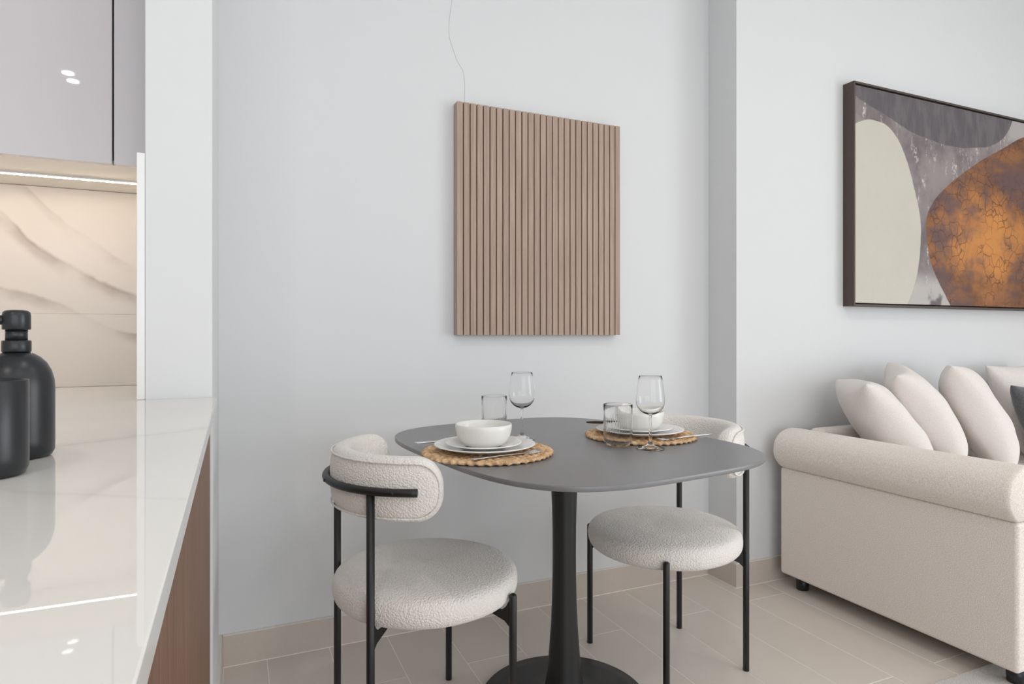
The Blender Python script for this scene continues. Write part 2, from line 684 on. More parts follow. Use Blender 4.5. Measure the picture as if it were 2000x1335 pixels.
structure(mk('wall_back', box(NX1, RX, WB, WB + 0.15, -0.05, CH), M['wall']), 'white wall behind the dining table')
structure(mk('wall_sofa_side', prism([(RX, WB + 0.15), (RX, WS), (XR, WS), (XR, WB + 0.15)], -0.05, CH), M['wall']),
          'white wall behind the sofa, stepped forward')
structure(mk('wall_partition', box(NX0, NX1, NY, WB + 0.15, -0.05, CH), M['wall'], bevel=0.002), 'short white partition wall between kitchen and dining area')
structure(mk('wall_kitchen', box(XL, NX0, WK + 0.012, WB + 0.15, -0.05, CH), M['wall']))
structure(mk('wall_left', box(XL - 0.15, XL, YF - 0.15, WB + 0.15, -0.05, CH), M['wall']))
structure(mk('ceiling', box(XL - 0.15, XR + 0.15, YF - 0.15, WB + 0.15, CH, CH + 0.12), M['ceiling']))
structure(mk('ceiling_kitchen', box(XL, NX0, YF, WK, KH, CH), M['ceiling']), 'dropped kitchen ceiling')
# right wall and front wall with glazed openings
bm = box(XR, XR + 0.15, YF - 0.15, -3.1, -0.05, CH)
box(XR, XR + 0.15, -0.4, WB + 0.15, -0.05, CH, bm)
box(XR, XR + 0.15, -3.1, -0.4, 2.33, CH, bm)
box(XR, XR + 0.15, -3.1, -0.4, -0.05, 0.02, bm)
structure(mk('wall_right', bm, M['wall']))
bm = box(XL, -2.0, YF - 0.15, YF, -0.05, CH)
box(1.8, XR, YF - 0.15, YF, -0.05, CH, bm)
box(-2.0, 1.8, YF - 0.15, YF, 2.38, CH, bm)
box(-2.0, 1.8, YF - 0.15, YF, -0.05, 0.02, bm)
structure(mk('wall_front', bm, M['wall']))


def window(name, x0, x1, y0, y1, z0, z1, along, n):
    root = empty(name, (x0, y0, z0))
    structure(root)
    L = (x1 - x0) if along == 'X' else (y1 - y0)
    Hh = z1 - z0
    t = 0.05
    def bar(nm, a0, a1, b0, b1):
        b = box(a0, a1, 0, t, b0, b1) if along == 'X' else box(0, t, a0, a1, b0, b1)
        mk(nm, b, M['white_plastic'], root)
    bar('window_frame', 0, L, 0, t)
    bar('window_frame', 0, L, Hh - t, Hh)
    bar('window_frame', 0, t, t, Hh - t)
    bar('window_frame', L - t, L, t, Hh - t)
    for i in range(1, n):
        bar('mullion', L * i / n - t / 2, L * i / n + t / 2, t, Hh - t)


window('window_1', XR + 0.05, XR + 0.1, -3.1, -0.4, 0.02, 2.33, 'Y', 3)
window('window_2', -2.0, 1.8, YF - 0.1, YF - 0.05, 0.02, 2.38, 'X', 4)

# skirting: tile upstands with a pale sealant bead on top
def skirting(name, x0, x1, y0, y1, label, bead):
    o = mk(name, box(x0, x1, y0, y1, 0.0, 0.096), M['baseboard'], bevel=0.001)
    structure(o, label)
    mk('sealant_bead', box(*bead, 0.096, 0.1005), M['sealant'], o)
    return o


skirting('baseboard_back', NX1 + 0.012, RX - 0.012, WB - 0.012, WB, 'taupe tile skirting under the dining wall', (NX1 + 0.012, RX - 0.012, WB - 0.009, WB))
skirting('baseboard_left', NX1, NX1 + 0.012, NY + 0.004, WB, 'taupe tile skirting on the side of the partition', (NX1, NX1 + 0.009, NY + 0.004, WB))
skirting('baseboard_step', RX - 0.012, RX, WS - 0.012, WB, 'taupe tile skirting on the wall step', (RX - 0.009, RX, WS - 0.009, WB))
skirting('baseboard_right', RX, XR, WS - 0.012, WS, 'taupe tile skirting behind the sofa', (RX, XR, WS - 0.009, WS))
# grout joint where skirting meets the floor
for nm, b in (('trim_1', (NX1 + 0.012, RX - 0.012, WB - 0.0145, WB - 0.012)), ('trim_2', (RX - 0.0145, RX - 0.012, WS - 0.0145, WB - 0.0145)),
              ('trim_3', (RX - 0.012, XR, WS - 0.0145, WS - 0.012)), ('trim_4', (NX1 + 0.012, NX1 + 0.0145, NY, WB - 0.0145))):
    structure(mk(nm, box(*b, -0.01, 0.0015), M['grout']))

# ------------------------------------------------------------------ kitchen
CT = 0.9115
bs = empty('backsplash', (-1.2, WK, CT))
tag(bs, 'veined pale stone backsplash behind the black soap dispenser, under the lit cabinet', 'backsplash')
p = mk('stone_panel', box(-1.3, 0.994, 0, 0.011, 0.0002, 0.1952), M['splash'], bs, bevel=0.0006, loc=(0, 0, 0))
p = mk('stone_panel', box(-1.3, 0.994, 0, 0.011, 0.1954, 0.528), M['splash'], bs, bevel=0.0006)
# small shift so the two panels share one vein drawing (object coordinates are the same origin)

up = mk('stone_upstand', box(NX0 - 0.0152, NX0 - 0.0002, NY - 0.001, WK - 0.0005, CT + 0.0003, 1.44), M['upstand'], bevel=0.0008)
tag(up, 'thin white side panel cladding the kitchen side of the partition wall', 'panel')

outline = [(-0.036, -0.40), (-0.036, NY - 0.0005), (NX0 - 0.0005, NY - 0.0005), (NX0 - 0.0005, WK - 0.0005), (-2.5, WK - 0.0005), (-2.5, 1.38), (-0.72, 1.38), (-0.72, -0.40)]
ct = mk('countertop', prism(outline, CT - 0.02, CT), M['counter'], bevel=0.0015)
tag(ct, 'polished white veined stone countertop running towards the viewer', 'countertop')

pc = empty('peninsula_cabinet', (-0.05, 0.6, 0))
tag(pc, 'brown wood clad cabinet carrying the white countertop', 'cabinet')
mk('end_panel', box(-0.012, 0.0, -0.97, NY - 0.602, 0.0, CT - 0.0205), M['brown_wood'], pc, bevel=0.001)
mk('carcass', box(-0.65, -0.0125, -0.96, 0.78, 0.08, CT - 0.0205), M['carcass'], pc)
mk('plinth', box(-0.62, -0.05, -0.94, 0.78, 0.0, 0.0795), M['dark_gap'], pc)
kb = empty('kitchen_base_cabinet', (-1.4, 1.7, 0))
tag(kb, 'pale kitchen base cabinet under the countertop by the backsplash', 'cabinet')
mk('carcass', box(-1.05, 1.20, -0.30, 0.30, 0.08, CT - 0.0205), M['carcass'], kb)
mk('plinth', box(-1.05, 1.20, -0.25, 0.30, 0.0, 0.0795), M['dark_gap'], kb)

UB, UY = 1.44, 1.682
uc = empty('upper_cabinet', (-0.254, UY, UB))
tag(uc, 'high gloss pale mauve wall cabinet above the lit backsplash', 'cabinet')
mk('carcass', box(-1.9, 0.0772, 0.020, WK + 0.012 - UY - 0.0005, 0.0005, KH - UB - 0.001), M['carcass'], uc)
mk('filler_panel', box(0.0025, 0.0772, 0.0, 0.0195, 0.0, KH - UB - 0.002), M['gloss'], uc, bevel=0.0008)
d = mk('door', box(-0.60, -0.0015, 0.0, 0.0195, 0.0, KH - UB - 0.002), M['gloss'], uc, bevel=0.0008)
mk('door', box(-1.20, -0.6025, 0.0, 0.0195, 0.0, KH - UB - 0.002), M['gloss'], uc, bevel=0.0008)
mk('gap_strip', box(-0.004, 0.005, 0.0196, 0.0199, 0.012, KH - UB - 0.002), M['dark_gap'], uc)

ls = empty('led_strip_light', (-1.0, 1.862, UB))
tag(ls, 'glowing warm white LED strip under the gloss wall cabinet', 'light')
mk('channel', box(-1.0, 0.8078, -0.009, 0.009, -0.004, 0.0), M['white_plastic'], ls)
mk('diffuser', box(-1.0, 0.8076, -0.0034, 0.0034, -0.0052, -0.0041), M['led'], ls)


def downlight(x, y, label, z=KH):
    r = empty('downlight', (x, y, z))
    tag(r, label, 'light', 'ceiling downlights')
    mk('trim_ring', lathe([(0.026, -0.001), (0.026, -0.004), (0.036, -0.003), (0.038, 0.0), (0.026, -0.001)], 32), M['white_plastic'], r, True)
    mk('lens', lathe([(0, -0.0012), (0.0255, -0.0012), (0.0255, 0.0), (0, 0.0)], 32), M['lamp'], r)
    return r


def beam(r, power):
    ld = bpy.data.lights.new('downlight_beam', 'AREA')
    ld.shape = 'DISK'
    ld.size = 0.05
    ld.energy = power
    ld.color = (1.0, 0.96, 0.91)
    lo = bpy.data.objects.new('downlight_beam', ld)
    COL.objects.link(lo)
    lo.parent = r
    lo.location = (0, 0, -0.008)


r = downlight(-0.781, -0.516, 'round ceiling downlight mirrored higher in the gloss cabinet door')
beam(r, 3.5)
for i, (x, y) in enumerate(((0.9, -1.7), (2.4, -1.7), (3.9, -1.7), (0.7, 0.25), (2.2, 0.25), (3.7, 0.25))):  # unseen living room lamps, added to brighten floor and seats
    r = downlight(x, y, ('added unseen living room ceiling downlight, ' + ('front row by the window, ' if y < 0 else 'row nearer the dining table, ') + ('left', 'middle', 'right')[i % 3]), CH)
    beam(r, (6, 6, 4, 5, 5, 3)[i])
r = downlight(-0.781, -0.628, 'round ceiling downlight mirrored lower in the gloss cabinet door')
beam(r, 3.5)

# soap dispenser and tumbler on the counter
sd = empty('soap_dispenser', (-0.226, 0.880, CT))
tag(sd, 'matte black pump soap dispenser standing behind the black tumbler on the counter', 'dispenser')
mk('bottle', lathe([(0, 0.0), (0.029, 0.0), (0.033, 0.002), (0.0355, 0.007), (0.0358, 0.02), (0.0358, 0.078), (0.035, 0.088), (0.0325, 0.098),
                    (0.028, 0.107), (0.022, 0.1135), (0.016, 0.1175), (0.0125, 0.1190), (0, 0.1192)], 64), M['black_matte'], sd, True)
mk('collar', lathe([(0, 0.1193), (0.0132, 0.1193), (0.0138, 0.1205), (0.0138, 0.1312), (0.013, 0.1325), (0, 0.1325)], 48), M['black_matte'], sd, True)
mk('pump_neck', lathe([(0, 0.1326), (0.0104, 0.1326), (0.0104, 0.1445), (0, 0.1445)], 40), M['black_matte'], sd, True)
mk('pump_head', lathe([(0, 0.1446), (0.0128, 0.1446), (0.0133, 0.1455), (0.0133, 0.1605), (0.0126, 0.1642), (0.0105, 0.1662), (0.006, 0.1669), (0, 0.167)], 48), M['black_matte'], sd, True)
mk('spout', tube(catmull([(-0.008, 0, 0.155), (-0.030, -0.004, 0.156), (-0.050, -0.008, 0.153), (-0.056, -0.009, 0.147)], 5), [0.0055] * 16), M['black_matte'], sd, True)
tb = empty('tumbler', (-0.2225, 0.773, CT))
tag(tb, 'matte black open tumbler in front of the soap dispenser', 'tumbler')
mk('cup', lathe([(0, 0.0), (0.026, 0.0), (0.031, 0.0025), (0.0335, 0.008), (0.0338, 0.02), (0.0338, 0.0935), (0.0332, 0.0945), (0.0318, 0.0945), (0.0312, 0.0935),
                 (0.0312, 0.010), (0.028, 0.006), (0, 0.006)], 64), M['black_matte'], tb, True)

# ------------------------------------------------------------------ slatted wall panel
PX0, PX1, PZ0, PZ1, PY = 0.7355, 1.4296, 1.05, 1.894, 2.1625
sp = empty('slatted_wall_panel', (PX0, WB, PZ0))
tag(sp, 'vertical wood slat panel fixed on the white wall above the dining table', 'panel')
NS, GAP = 27, 0.0042
SW = ((PX1 - PX0) - (NS - 1) * GAP) / NS
PH_ = PZ1 - PZ0
mk('backing_board', box(0.0105, PX1 - PX0 - 0.0105, -0.0225, -0.0005, 0.0, PH_), M['slat_back'], sp)
bm = box(0, SW, -0.018, 0, 0, PH_)
s_me = None
for i in range(NS):
    edge = i in (0, NS - 1)
    if edge:
        o = mk('slat', box(0 if i == 0 else 0.0, SW, PY - WB, -0.0005 if edge else -0.0226, 0, PH_), M['slat'], sp, bevel=0.0006)
    elif s_me is None:
        o = mk('slat', box(0, SW, PY - WB, -0.0226, 0, PH_), M['slat'], sp, bevel=0.0006)
        s_me = o
    else:
        o = s_me.copy()
        COL.objects.link(o)
    o.location = (i * (SW + GAP), 0, 0)
bm.free()
# backing is set between the two full-depth end slats
sp.children[0].scale = (1, 1, 1)

# thin white cable running down the wall behind the panel
def wall_pt(u, v, y):
    a = (u - 1000) / FPX
    b = (654 - v) / FPX
    dx = math.sin(YAW) + a * math.cos(YAW)
    dy = math.cos(YAW) - a * math.sin(YAW)
    t = y / dy
    return Vector((dx * t, y, CAM_H + b * t))


cable = tube(catmull([wall_pt(u, v, WB - 0.0009) for u, v in ((882, -160), (884, -60), (883, 0), (878, 40), (878, 70), (884, 92), (894, 120), (905, 140), (908, 165), (908, 198), (912, 240))], 6), 0.0008, 8)
tag(mk('wall_cable', cable, M['wall'], None, True), 'thin white cable hanging down the wall above the slat panel', 'cable')

# ------------------------------------------------------------------ framed painting
FX0, FZ0, FY = 2.549, 1.181, 1.976
FW, FH = 1.62, 1.013
pa = empty('framed_painting', (FX0, WS, FZ0))
tag(pa, 'large abstract painting with copper disc in thin dark frame above the sofa', 'painting')
D0 = FY - WS
fr = 0.009
mk('frame_side', box(0, fr, D0, -0.0005, 0, FH), M['frame'], pa, bevel=0.0008)
mk('frame_side', box(FW - fr, FW, D0, -0.0005, 0, FH), M['frame'], pa, bevel=0.0008)
mk('frame_rail', box(fr + 0.0002, FW - fr - 0.0002, D0, -0.0005, 0, fr), M['frame'], pa, bevel=0.0008)
mk('frame_rail', box(fr + 0.0002, FW - fr - 0.0002, D0, -0.0005, FH - fr, FH), M['frame'], pa, bevel=0.0008)
mk('backing', box(fr + 0.0003, FW - fr - 0.0003, -0.012, -0.002, fr + 0.0003, FH - fr - 0.0003), M['dark_gap'], pa)
mk('canvas', box(fr + 0.006, FW - fr - 0.006, D0 + 0.005, -0.0122, fr + 0.006, FH - fr - 0.006), M['canvas'], pa, bevel=0.001)

# ------------------------------------------------------------------ dining table
TX, TY = 0.868, 1.600
TZ = 0.75
dt = empty('dining_table', (TX, TY, 0))
tag(dt, 'charcoal rounded square pedestal dining table with trumpet base', 'table')
OX, OY, TA, TB, TN, TR = 0.850 - TX, 1.569 - TY, 0.405, 0.488, 3.6, 0.138


def super_pts(a, b, n, rot, cx, cy, cnt=128):
    out = []
    for i in range(cnt):
        t = 2 * PI * i / cnt
        ct_, st_ = math.cos(t), math.sin(t)
        r = (abs(ct_ / a) ** n + abs(st_ / b) ** n) ** (-1.0 / n)
        x, y = r * ct_, r * st_
        c, s = math.cos(rot), math.sin(rot)
        out.append((cx + x * c - y * s, cy + x * s + y * c))
    return out


rings = []
for dz, inset in ((-0.0120, 0.0018), (-0.0112, 0.0004), (-0.0105, 0.0), (-0.0016, 0.0), (-0.0006, 0.0004), (0.0, 0.0018)):
    rings.append([(x, y, TZ + dz) for x, y in super_pts(TA - inset, TB - inset, TN, TR, OX, OY)])
mk('tabletop', loft(rings), M['table_top'], dt, True)
for f in bpy.data.objects['tabletop'].data.polygons:
    f.use_smooth = abs(f.normal.z) < 0.98
prof = [(0, 0.0), (0.236, 0.0), (0.241, 0.002), (0.2415, 0.006), (0.239, 0.009), (0.20, 0.0115), (0.13, 0.0145), (0.085, 0.019), (0.064, 0.027), (0.0565, 0.04),
        (0.0525, 0.06), (0.0485, 0.09), (0.0435, 0.15), (0.0385, 0.22), (0.0355, 0.29), (0.0340, 0.36), (0.0335, 0.43), (0.0340, 0.50), (0.0355, 0.56), (0.0380, 0.62), (0.0425, 0.68),
        (0.0475, 0.72), (0.0510, 0.7315), (0, 0.7315)]
mk('pedestal', lathe(prof, 72), M['black_metal'], dt, True)
mk('mounting_plate', lathe([(0, 0.7316), (0.15, 0.7316), (0.152, 0.734), (0.152, 0.7379), (0, 0.7379)], 48), M['black_metal'], dt)


# ------------------------------------------------------------------ dining chairs
def make_chair():
    root = empty('dining_chair')
    # seat cushion
    prof = [(0, 0.3625), (0.10, 0.3622), (0.18, 0.3622), (0.212, 0.366), (0.228, 0.373), (0.2365, 0.382), (0.2408, 0.393), (0.2420, 0.406), (0.2412, 0.4185), (0.2368, 0.4305),
            (0.2275, 0.4385), (0.212, 0.4435), (0.17, 0.4475), (0.12, 0.4500), (0.06, 0.4510), (0, 0.4512)]
    bm = lathe(prof, 96)
    for v in bm.verts:
        n_ = noise.noise(v.co * 14)
        v.co += Vector((v.co.x, v.co.y, 0)).normalized() * n_ * 0.0016 if v.co.xy.length > 0.05 else Vector()
    seat = mk('seat', bm, M['boucle'], root, True)
    sub = seat.modifiers.new('sub', 'SUBSURF')
    sub.levels = sub.render_levels = 1
    mk('seat_base', lathe([(0, 0.354), (0.145, 0.354), (0.15, 0.356), (0.15, 0.3618), (0, 0.3618)], 48), M['black_metal'], root)
    # legs
    R = 0.0095
    for x, y, h in ((0.151, 0.2025, 0.407), (0.151, -0.2025, 0.407), (-0.1965, 0.158, 0.686), (-0.1965, -0.158, 0.686)):
        top = [(R, h - 0.006), (R * 0.86, h - 0.003), (R * 0.55, h - 0.0006), (0, h)] if h < 0.5 else [(R, h), (0, h)]
        leg = mk('leg', lathe([(0, 0.0), (R - 0.001, 0.0), (R, 0.001)] + top, 24, (x, y, 0)), M['black_metal'], root, True)
        # steel gusset between leg and seat base
        d = Vector((x, y, 0)).normalized()
        s = Vector((-d.y, d.x, 0)) * 0.003
        rl = math.hypot(x, y)
        pts = [(rl - R * 0.8, 0.352), (rl - R * 0.8, 0.322), (rl - 0.018, 0.334), (rl - 0.075, 0.3518)]
        if True:
            pts = [(rl - R * 0.8, 0.392), (rl - R * 0.8, 0.322), (rl - 0.022, 0.336), (rl - 0.064, 0.3515), (rl - 0.064, 0.3615), (rl - 0.03, 0.3615), (rl - 0.018, 0.372)]
        bm = bmesh.new()
        A = [bm.verts.new(d * r + Vector((0, 0, z)) + s) for r, z in pts]
        B = [bm.verts.new(d * r + Vector((0, 0, z)) - s) for r, z in pts]
        bm.faces.new(A)
        bm.faces.new(B[::-1])
        for i in range(len(pts)):
            j = (i + 1) % len(pts)
            bm.faces.new((A[i], B[i], B[j], A[j]))
        mk('bracket', bm, M['black_metal'], root)
    # curved rail behind the backrest
    ZB = 0.694
    arc = []
    for i in range(41):
        a = math.radians(115.5 + (244.5 - 115.5) * i / 40)
        arc.append((0.2560 * math.cos(a), 0.2560 * math.sin(a), ZB))
    rail = mk('back_rail', tube(arc, 0.0095, 16), M['black_metal'], root, True)
    for ang in (128, 180, 232):
        a = math.radians(ang)
        c, s = math.cos(a), math.sin(a)
        bm = lathe([(0, 0.0), (0.0042, 0.0), (0.0042, 0.0022), (0.0026, 0.0030), (0, 0.0030)], 16)
        bmesh.ops.transform(bm, matrix=Matrix.Translation((0.2650 * c, 0.2650 * s, ZB)) @ Matrix.Rotation(a, 4, 'Z') @ Matrix.Rotation(PI / 2, 4, 'Y'), verts=bm.verts)
        mk('screw', bm, M['black_metal'], rail, True)
    # curved backrest cushion
    HH, TH, RM = 0.0755, 0.062, 0.2155
    half = math.radians(79.5)
    LEN = RM * half
    CAP = 0.068
    rings = []
    ss = []
    for i in range(15):
        q = (i + 0.0) / 14
        ss.append(-LEN + CAP * (1 - math.cos(q * PI / 2)))
    N = 26
    for i in range(1, N):
        ss.append(-LEN + CAP + (2 * LEN - 2 * CAP) * i / N)
    ss += [-s for s in ss[:15]][::-1]
    for s in ss:
        d = max(0.0, abs(s) - (LEN - CAP)) / CAP
        d = min(d, 0.9995)
        hh = HH * (1 - d ** 2.3) ** (1 / 2.3)
        th = TH * (1 - d ** 7) ** (1 / 2.2)
        hh, th = max(hh, 0.004), max(th, 0.006)
        a = PI + s / RM
        ring = []
        for k in range(32):
            t = 2 * PI * k / 32
            ct_, st_ = math.cos(t), math.sin(t)
            n_ = 2.9
            r = RM + th / 2 * math.copysign(abs(ct_) ** (2 / n_), ct_)
            z = ZB + hh * math.copysign(abs(st_) ** (2 / n_), st_)
            ring.append((r * math.cos(a), r * math.sin(a), z))
        rings.append(ring)
    bm = loft(rings)
    for v in bm.verts:
        v.co += Vector((v.co.x, v.co.y, 0)).normalized() * noise.noise(v.co * 16) * 0.0012
    back = mk('backrest', bm, M['boucle'], root, True)
    sub = back.modifiers.new('sub', 'SUBSURF')
    sub.levels = sub.render_levels = 1
    # piping that outlines the outer panel
    path = []
    hi, li = HH - 0.012, LEN - 0.013
    for i in range(160):
        t = 2 * PI * i / 160
        ct_, st_ = math.cos(t), math.sin(t)
        # stadium-like outline
        n_ = 2.3
        cpl = li - (CAP - 0.013)
        c0 = CAP - 0.013
        ex = c0 * math.copysign(abs(ct_) ** (2 / n_), ct_) + math.copysign(cpl, ct_)
        ez = hi * math.copysign(abs(st_) ** (2 / n_), st_)
        path.append((ex, ez))
    full = []
    for i, (ex, ez) in enumerate(path):
        nx = path[(i + 1) % len(path)]
        m = max(1, int(abs(nx[0] - ex) / 0.012))
        for k in range(m):
            f = k / m
            full.append((ex + (nx[0] - ex) * f, ez + (nx[1] - ez) * f))
    ro = RM + TH / 2 - 0.0035
    mk('piping', tube([(ro * math.cos(PI + s / RM), ro * math.sin(PI + s / RM), ZB + z) for s, z in full], 0.0026, 8, True), M['boucle'], back, True)
    return root


ch = make_chair()
tag(ch, 'cream boucle dining chair at left of table, its black back rail towards the viewer', 'chair', 'boucle dining chairs')
ch.location = (0.4665, 1.6257, 0)
ch.rotation_euler = (0, 0, 0.0887)
ch2 = copy_tree(ch)
tag(ch2, 'cream boucle dining chair behind right side of table, beside the sofa', 'chair', 'boucle dining chairs')
ch2.location = (1.2680, 1.6678, 0)
ch2.rotation_euler = (0, 0, 3.1649)


# ------------------------------------------------------------------ table settings
def placemat(x, y, r, label):
    root = empty('placemat', (x, y, TZ))
    tag(root, label, 'placemat', 'woven placemats')
    nr = 9
    pitch = r / nr
    for k in range(nr):
        rc = r - pitch * (k + 0.5)
        tr = pitch * 0.56
        seg = max(24, int(2 * PI * rc / 0.0032))
        lumps = max(5, int(2 * PI * rc / 0.021))
        bm = bmesh.new()
        rings = []
        ph = random.random() * 6
        for i in range(seg):
            a = 2 * PI * i / seg
            ring = []
            for j in range(10):
                t = 2 * PI * j / 10
                # plaited look: two strands crossing, lumps lean with the cross-section angle
                w = math.sin(lumps * a + 1.5 * math.sin(t + 0.6) + ph)
                g = 1 + 0.30 * w + 0.14 * random.uniform(-1, 1)
                rr = rc + tr * g * math.cos(t)
                z = 0.0052 + 0.0048 * g * math.sin(t)
                ring.append(bm.verts.new((rr * math.cos(a), rr * math.sin(a), max(z, 0.0002))))
            rings.append(ring)
        for i in range(seg):
            A, B = rings[i], rings[(i + 1) % seg]
            for j in range(10):
                bm.faces.new((A[j], A[(j + 1) % 10], B[(j + 1) % 10], B[j]))
        mk('braid_ring', bm, M['straw'], root, True)
    return root


SX1, SY1 = 0.588, 1.490
SX2, SY2 = 1.097, 1.552
placemat(SX1, SY1, 0.164, 'round woven straw placemat at the left place setting, in front of left chair')
placemat(SX2, SY2, 0.159, 'round woven straw placemat at the right place setting, behind the ribbed tumbler')


def plate(x, y, z, r, h, label, g):
    prof = [(0, 0.0), (r * 0.60, 0.0), (r * 0.64, 0.0012), (r * 0.78, h * 0.45), (r * 0.97, h * 0.92), (r, h), (r * 0.995, h + 0.0022), (r * 0.97, h + 0.0022),
            (r * 0.78, h * 0.45 + 0.0034), (r * 0.64, 0.0040), (r * 0.58, 0.0030), (0, 0.0030)]
    o = mk('plate', lathe(prof, 72), M['china'], None, True, (x, y, z))
    return tag(o, label, 'plate', g)


MZ = TZ + 0.0106
plate(SX1 - 0.008, SY1, MZ, 0.128, 0.0150, 'large white dinner plate resting on the left placemat', 'dinner plates')
plate(SX2 - 0.006, SY2 - 0.004, MZ, 0.128, 0.0150, 'large white dinner plate resting on the right placemat', 'dinner plates')
SZ = MZ + 0.0078
plate(SX1 - 0.014, SY1 - 0.008, SZ, 0.096, 0.0125, 'small white side plate under the left bowl', 'side plates')
plate(SX2 - 0.008, SY2 - 0.006, SZ, 0.096, 0.0125, 'small white side plate under the right bowl', 'side plates')


def bowl(x, y, label):
    prof = [(0, 0.0015), (0.036, 0.0015), (0.038, 0.0), (0.042, 0.0005), (0.052, 0.0060), (0.061, 0.0160), (0.0675, 0.0290), (0.0707, 0.0420), (0.0712, 0.0500), (0.0703, 0.0555),
            (0.0692, 0.0566), (0.0680, 0.0556), (0.0672, 0.0480), (0.0640, 0.0320), (0.0560, 0.0160), (0.042, 0.0070), (0, 0.0050)]
    o = mk('bowl', lathe(prof, 72), M['china_bowl'], None, True, (x, y, SZ + 0.0031))
    return tag(o, label, 'bowl', 'cereal bowls')


bowl(SX1 - 0.014, SY1 - 0.008, 'white embossed bowl on the left stack of plates')
bowl(SX2 - 0.008, SY2 - 0.006, 'white bowl on the right stack of plates, behind the wine glass')


def tumbler(x, y, label):
    H_ = 0.113
    outer = [(0, 0.0), (0.0255, 0.0), (0.0305, 0.0018), (0.0350, 0.0068), (0.0375, 0.0140), (0.0385, 0.0220)]
    for i in range(1, 9):
        outer.append((0.0385 + 0.0008 * i / 8, 0.0220 + (H_ - 0.0240) * i / 8))
    outer += [(0.0391, H_ - 0.0006), (0.0384, H_), (0.0377, H_ - 0.0006)]
    inner = [(0.0375, H_ - 0.02), (0.0370, 0.0260), (0.0355, 0.0160), (0.0310, 0.0100), (0.0240, 0.0080), (0, 0.0076)]

    def rib(a, z):
        if 0.020 < z < 0.092:
            f = min(1, (z - 0.020) / 0.008, (0.092 - z) / 0.004)
            return 1 + 0.011 * f * math.cos(a * 36)
        return 1
    o = mk('water_glass', lathe(outer + inner, 288, rib=rib), M['glass_ribbed'], None, True, (x, y, TZ + 0.0003))
    return tag(o, label, 'glass', 'ribbed water glasses')


tumbler(0.732, 1.800, 'clear ribbed tumbler half hidden behind the left white bowl')
tumbler(0.951, 1.449, 'clear ribbed tumbler in front of the right placemat')


def wine(x, y, label):
    bowl_o = [(0.0037, 0.088), (0.008, 0.0895), (0.016, 0.0925), (0.025, 0.0985), (0.0325, 0.1075), (0.0365, 0.1170), (0.0376, 0.1270), (0.0370, 0.1390), (0.0350, 0.1580), (0.0318, 0.1800), (0.0300, 0.1915), (0.0297, 0.1922), (0.0292, 0.1915)]
    bowl_i = [(0.0310, 0.1800), (0.0341, 0.1580), (0.0360, 0.1390), (0.0366, 0.1270), (0.0354, 0.1175), (0.0314, 0.1090), (0.0238, 0.1008), (0.015, 0.0957), (0.006, 0.0938), (0, 0.0934)]
    prof = [(0, 0.0), (0.0350, 0.0), (0.0364, 0.0008), (0.0362, 0.0018), (0.0250, 0.0042), (0.0120, 0.0085), (0.0062, 0.0140), (0.0043, 0.0220), (0.0035, 0.0400), (0.0033, 0.0700)] + bowl_o + bowl_i
    o = mk('wine_glass', lathe(prof, 72), M['glass'], None, True, (x, y, TZ + 0.0003))
    return tag(o, label, 'wine glass', 'stemmed wine glasses')


wine(0.758, 1.652, 'empty stemmed wine glass behind the left place setting')
wine(1.004, 1.376, 'empty stemmed wine glass in front of the right placemat')


def place_along(o, a, b):
    a, b = Vector(a), Vector(b)
    d = b - a
    o.location = a
    o.rotation_euler = (0, -math.atan2(d.z, math.hypot(d.x, d.y)), math.atan2(d.y, d.x))


def strip(outline, thick, zf, bm=None):
    """flat bar with half-widths along X: outline of (x, halfwidth), z offset function"""
    bm = bm or bmesh.new()
    rings = []
    for x, w in outline:
        z = zf(x)
        rings.append([(x, -w, z), (x, -w * 0.7, z + thick), (x, w * 0.7, z + thick), (x, w, z), (x, w * 0.7, z - thick * 0.6), (x, -w * 0.7, z - thick * 0.6)])
    return loft(rings, True, True, bm)


def fork(a, b, label):
    root = empty('fork')
    tag(root, label, 'fork', 'forks')
    L = (Vector(b) - Vector(a)).length
    n0 = L - 0.052
    zf = lambda x: 0.0035 * math.sin(PI * min(1, max(0, (x - n0 * 0.75) / (L - n0 * 0.75)))) * -0.5 + 0.003
    mk('handle', strip([(0, 0.004), (0.004, 0.0070), (0.03, 0.0074), (0.07, 0.0050), (n0 - 0.02, 0.0042), (n0, 0.0060), (n0 + 0.010, 0.0130), (n0 + 0.016, 0.0136)], 0.0012, zf), M['steel'], root, True)
    for k in range(4):
        yy = (k - 1.5) * 0.0072
        bm = strip([(0, 0.0022), (0.02, 0.0021), (0.036, 0.0013)], 0.0009, lambda x: zf(x + n0 + 0.0161))
        bmesh.ops.translate(bm, vec=(n0 + 0.0161, yy, 0), verts=bm.verts)
        mk('tine', bm, M['steel'], root, True)
    place_along(root, a, b)
    return root


def knife(a, b, label):
    root = empty('knife')
    tag(root, label, 'knife', 'knives')
    L = (Vector(b) - Vector(a)).length
    h = L * 0.46
    mk('handle', strip([(0, 0.004), (0.004, 0.0080), (0.03, 0.0078), (h * 0.7, 0.0060), (h, 0.0050)], 0.0026, lambda x: 0.003), M['steel'], root, True)
    mk('blade', strip([(h + 0.0005, 0.0048), (h + 0.01, 0.0080), (L - 0.03, 0.0085), (L - 0.008, 0.0055), (L, 0.0008)], 0.0008, lambda x: 0.003), M['steel'], root, True)
    place_along(root, a, b)
    return root


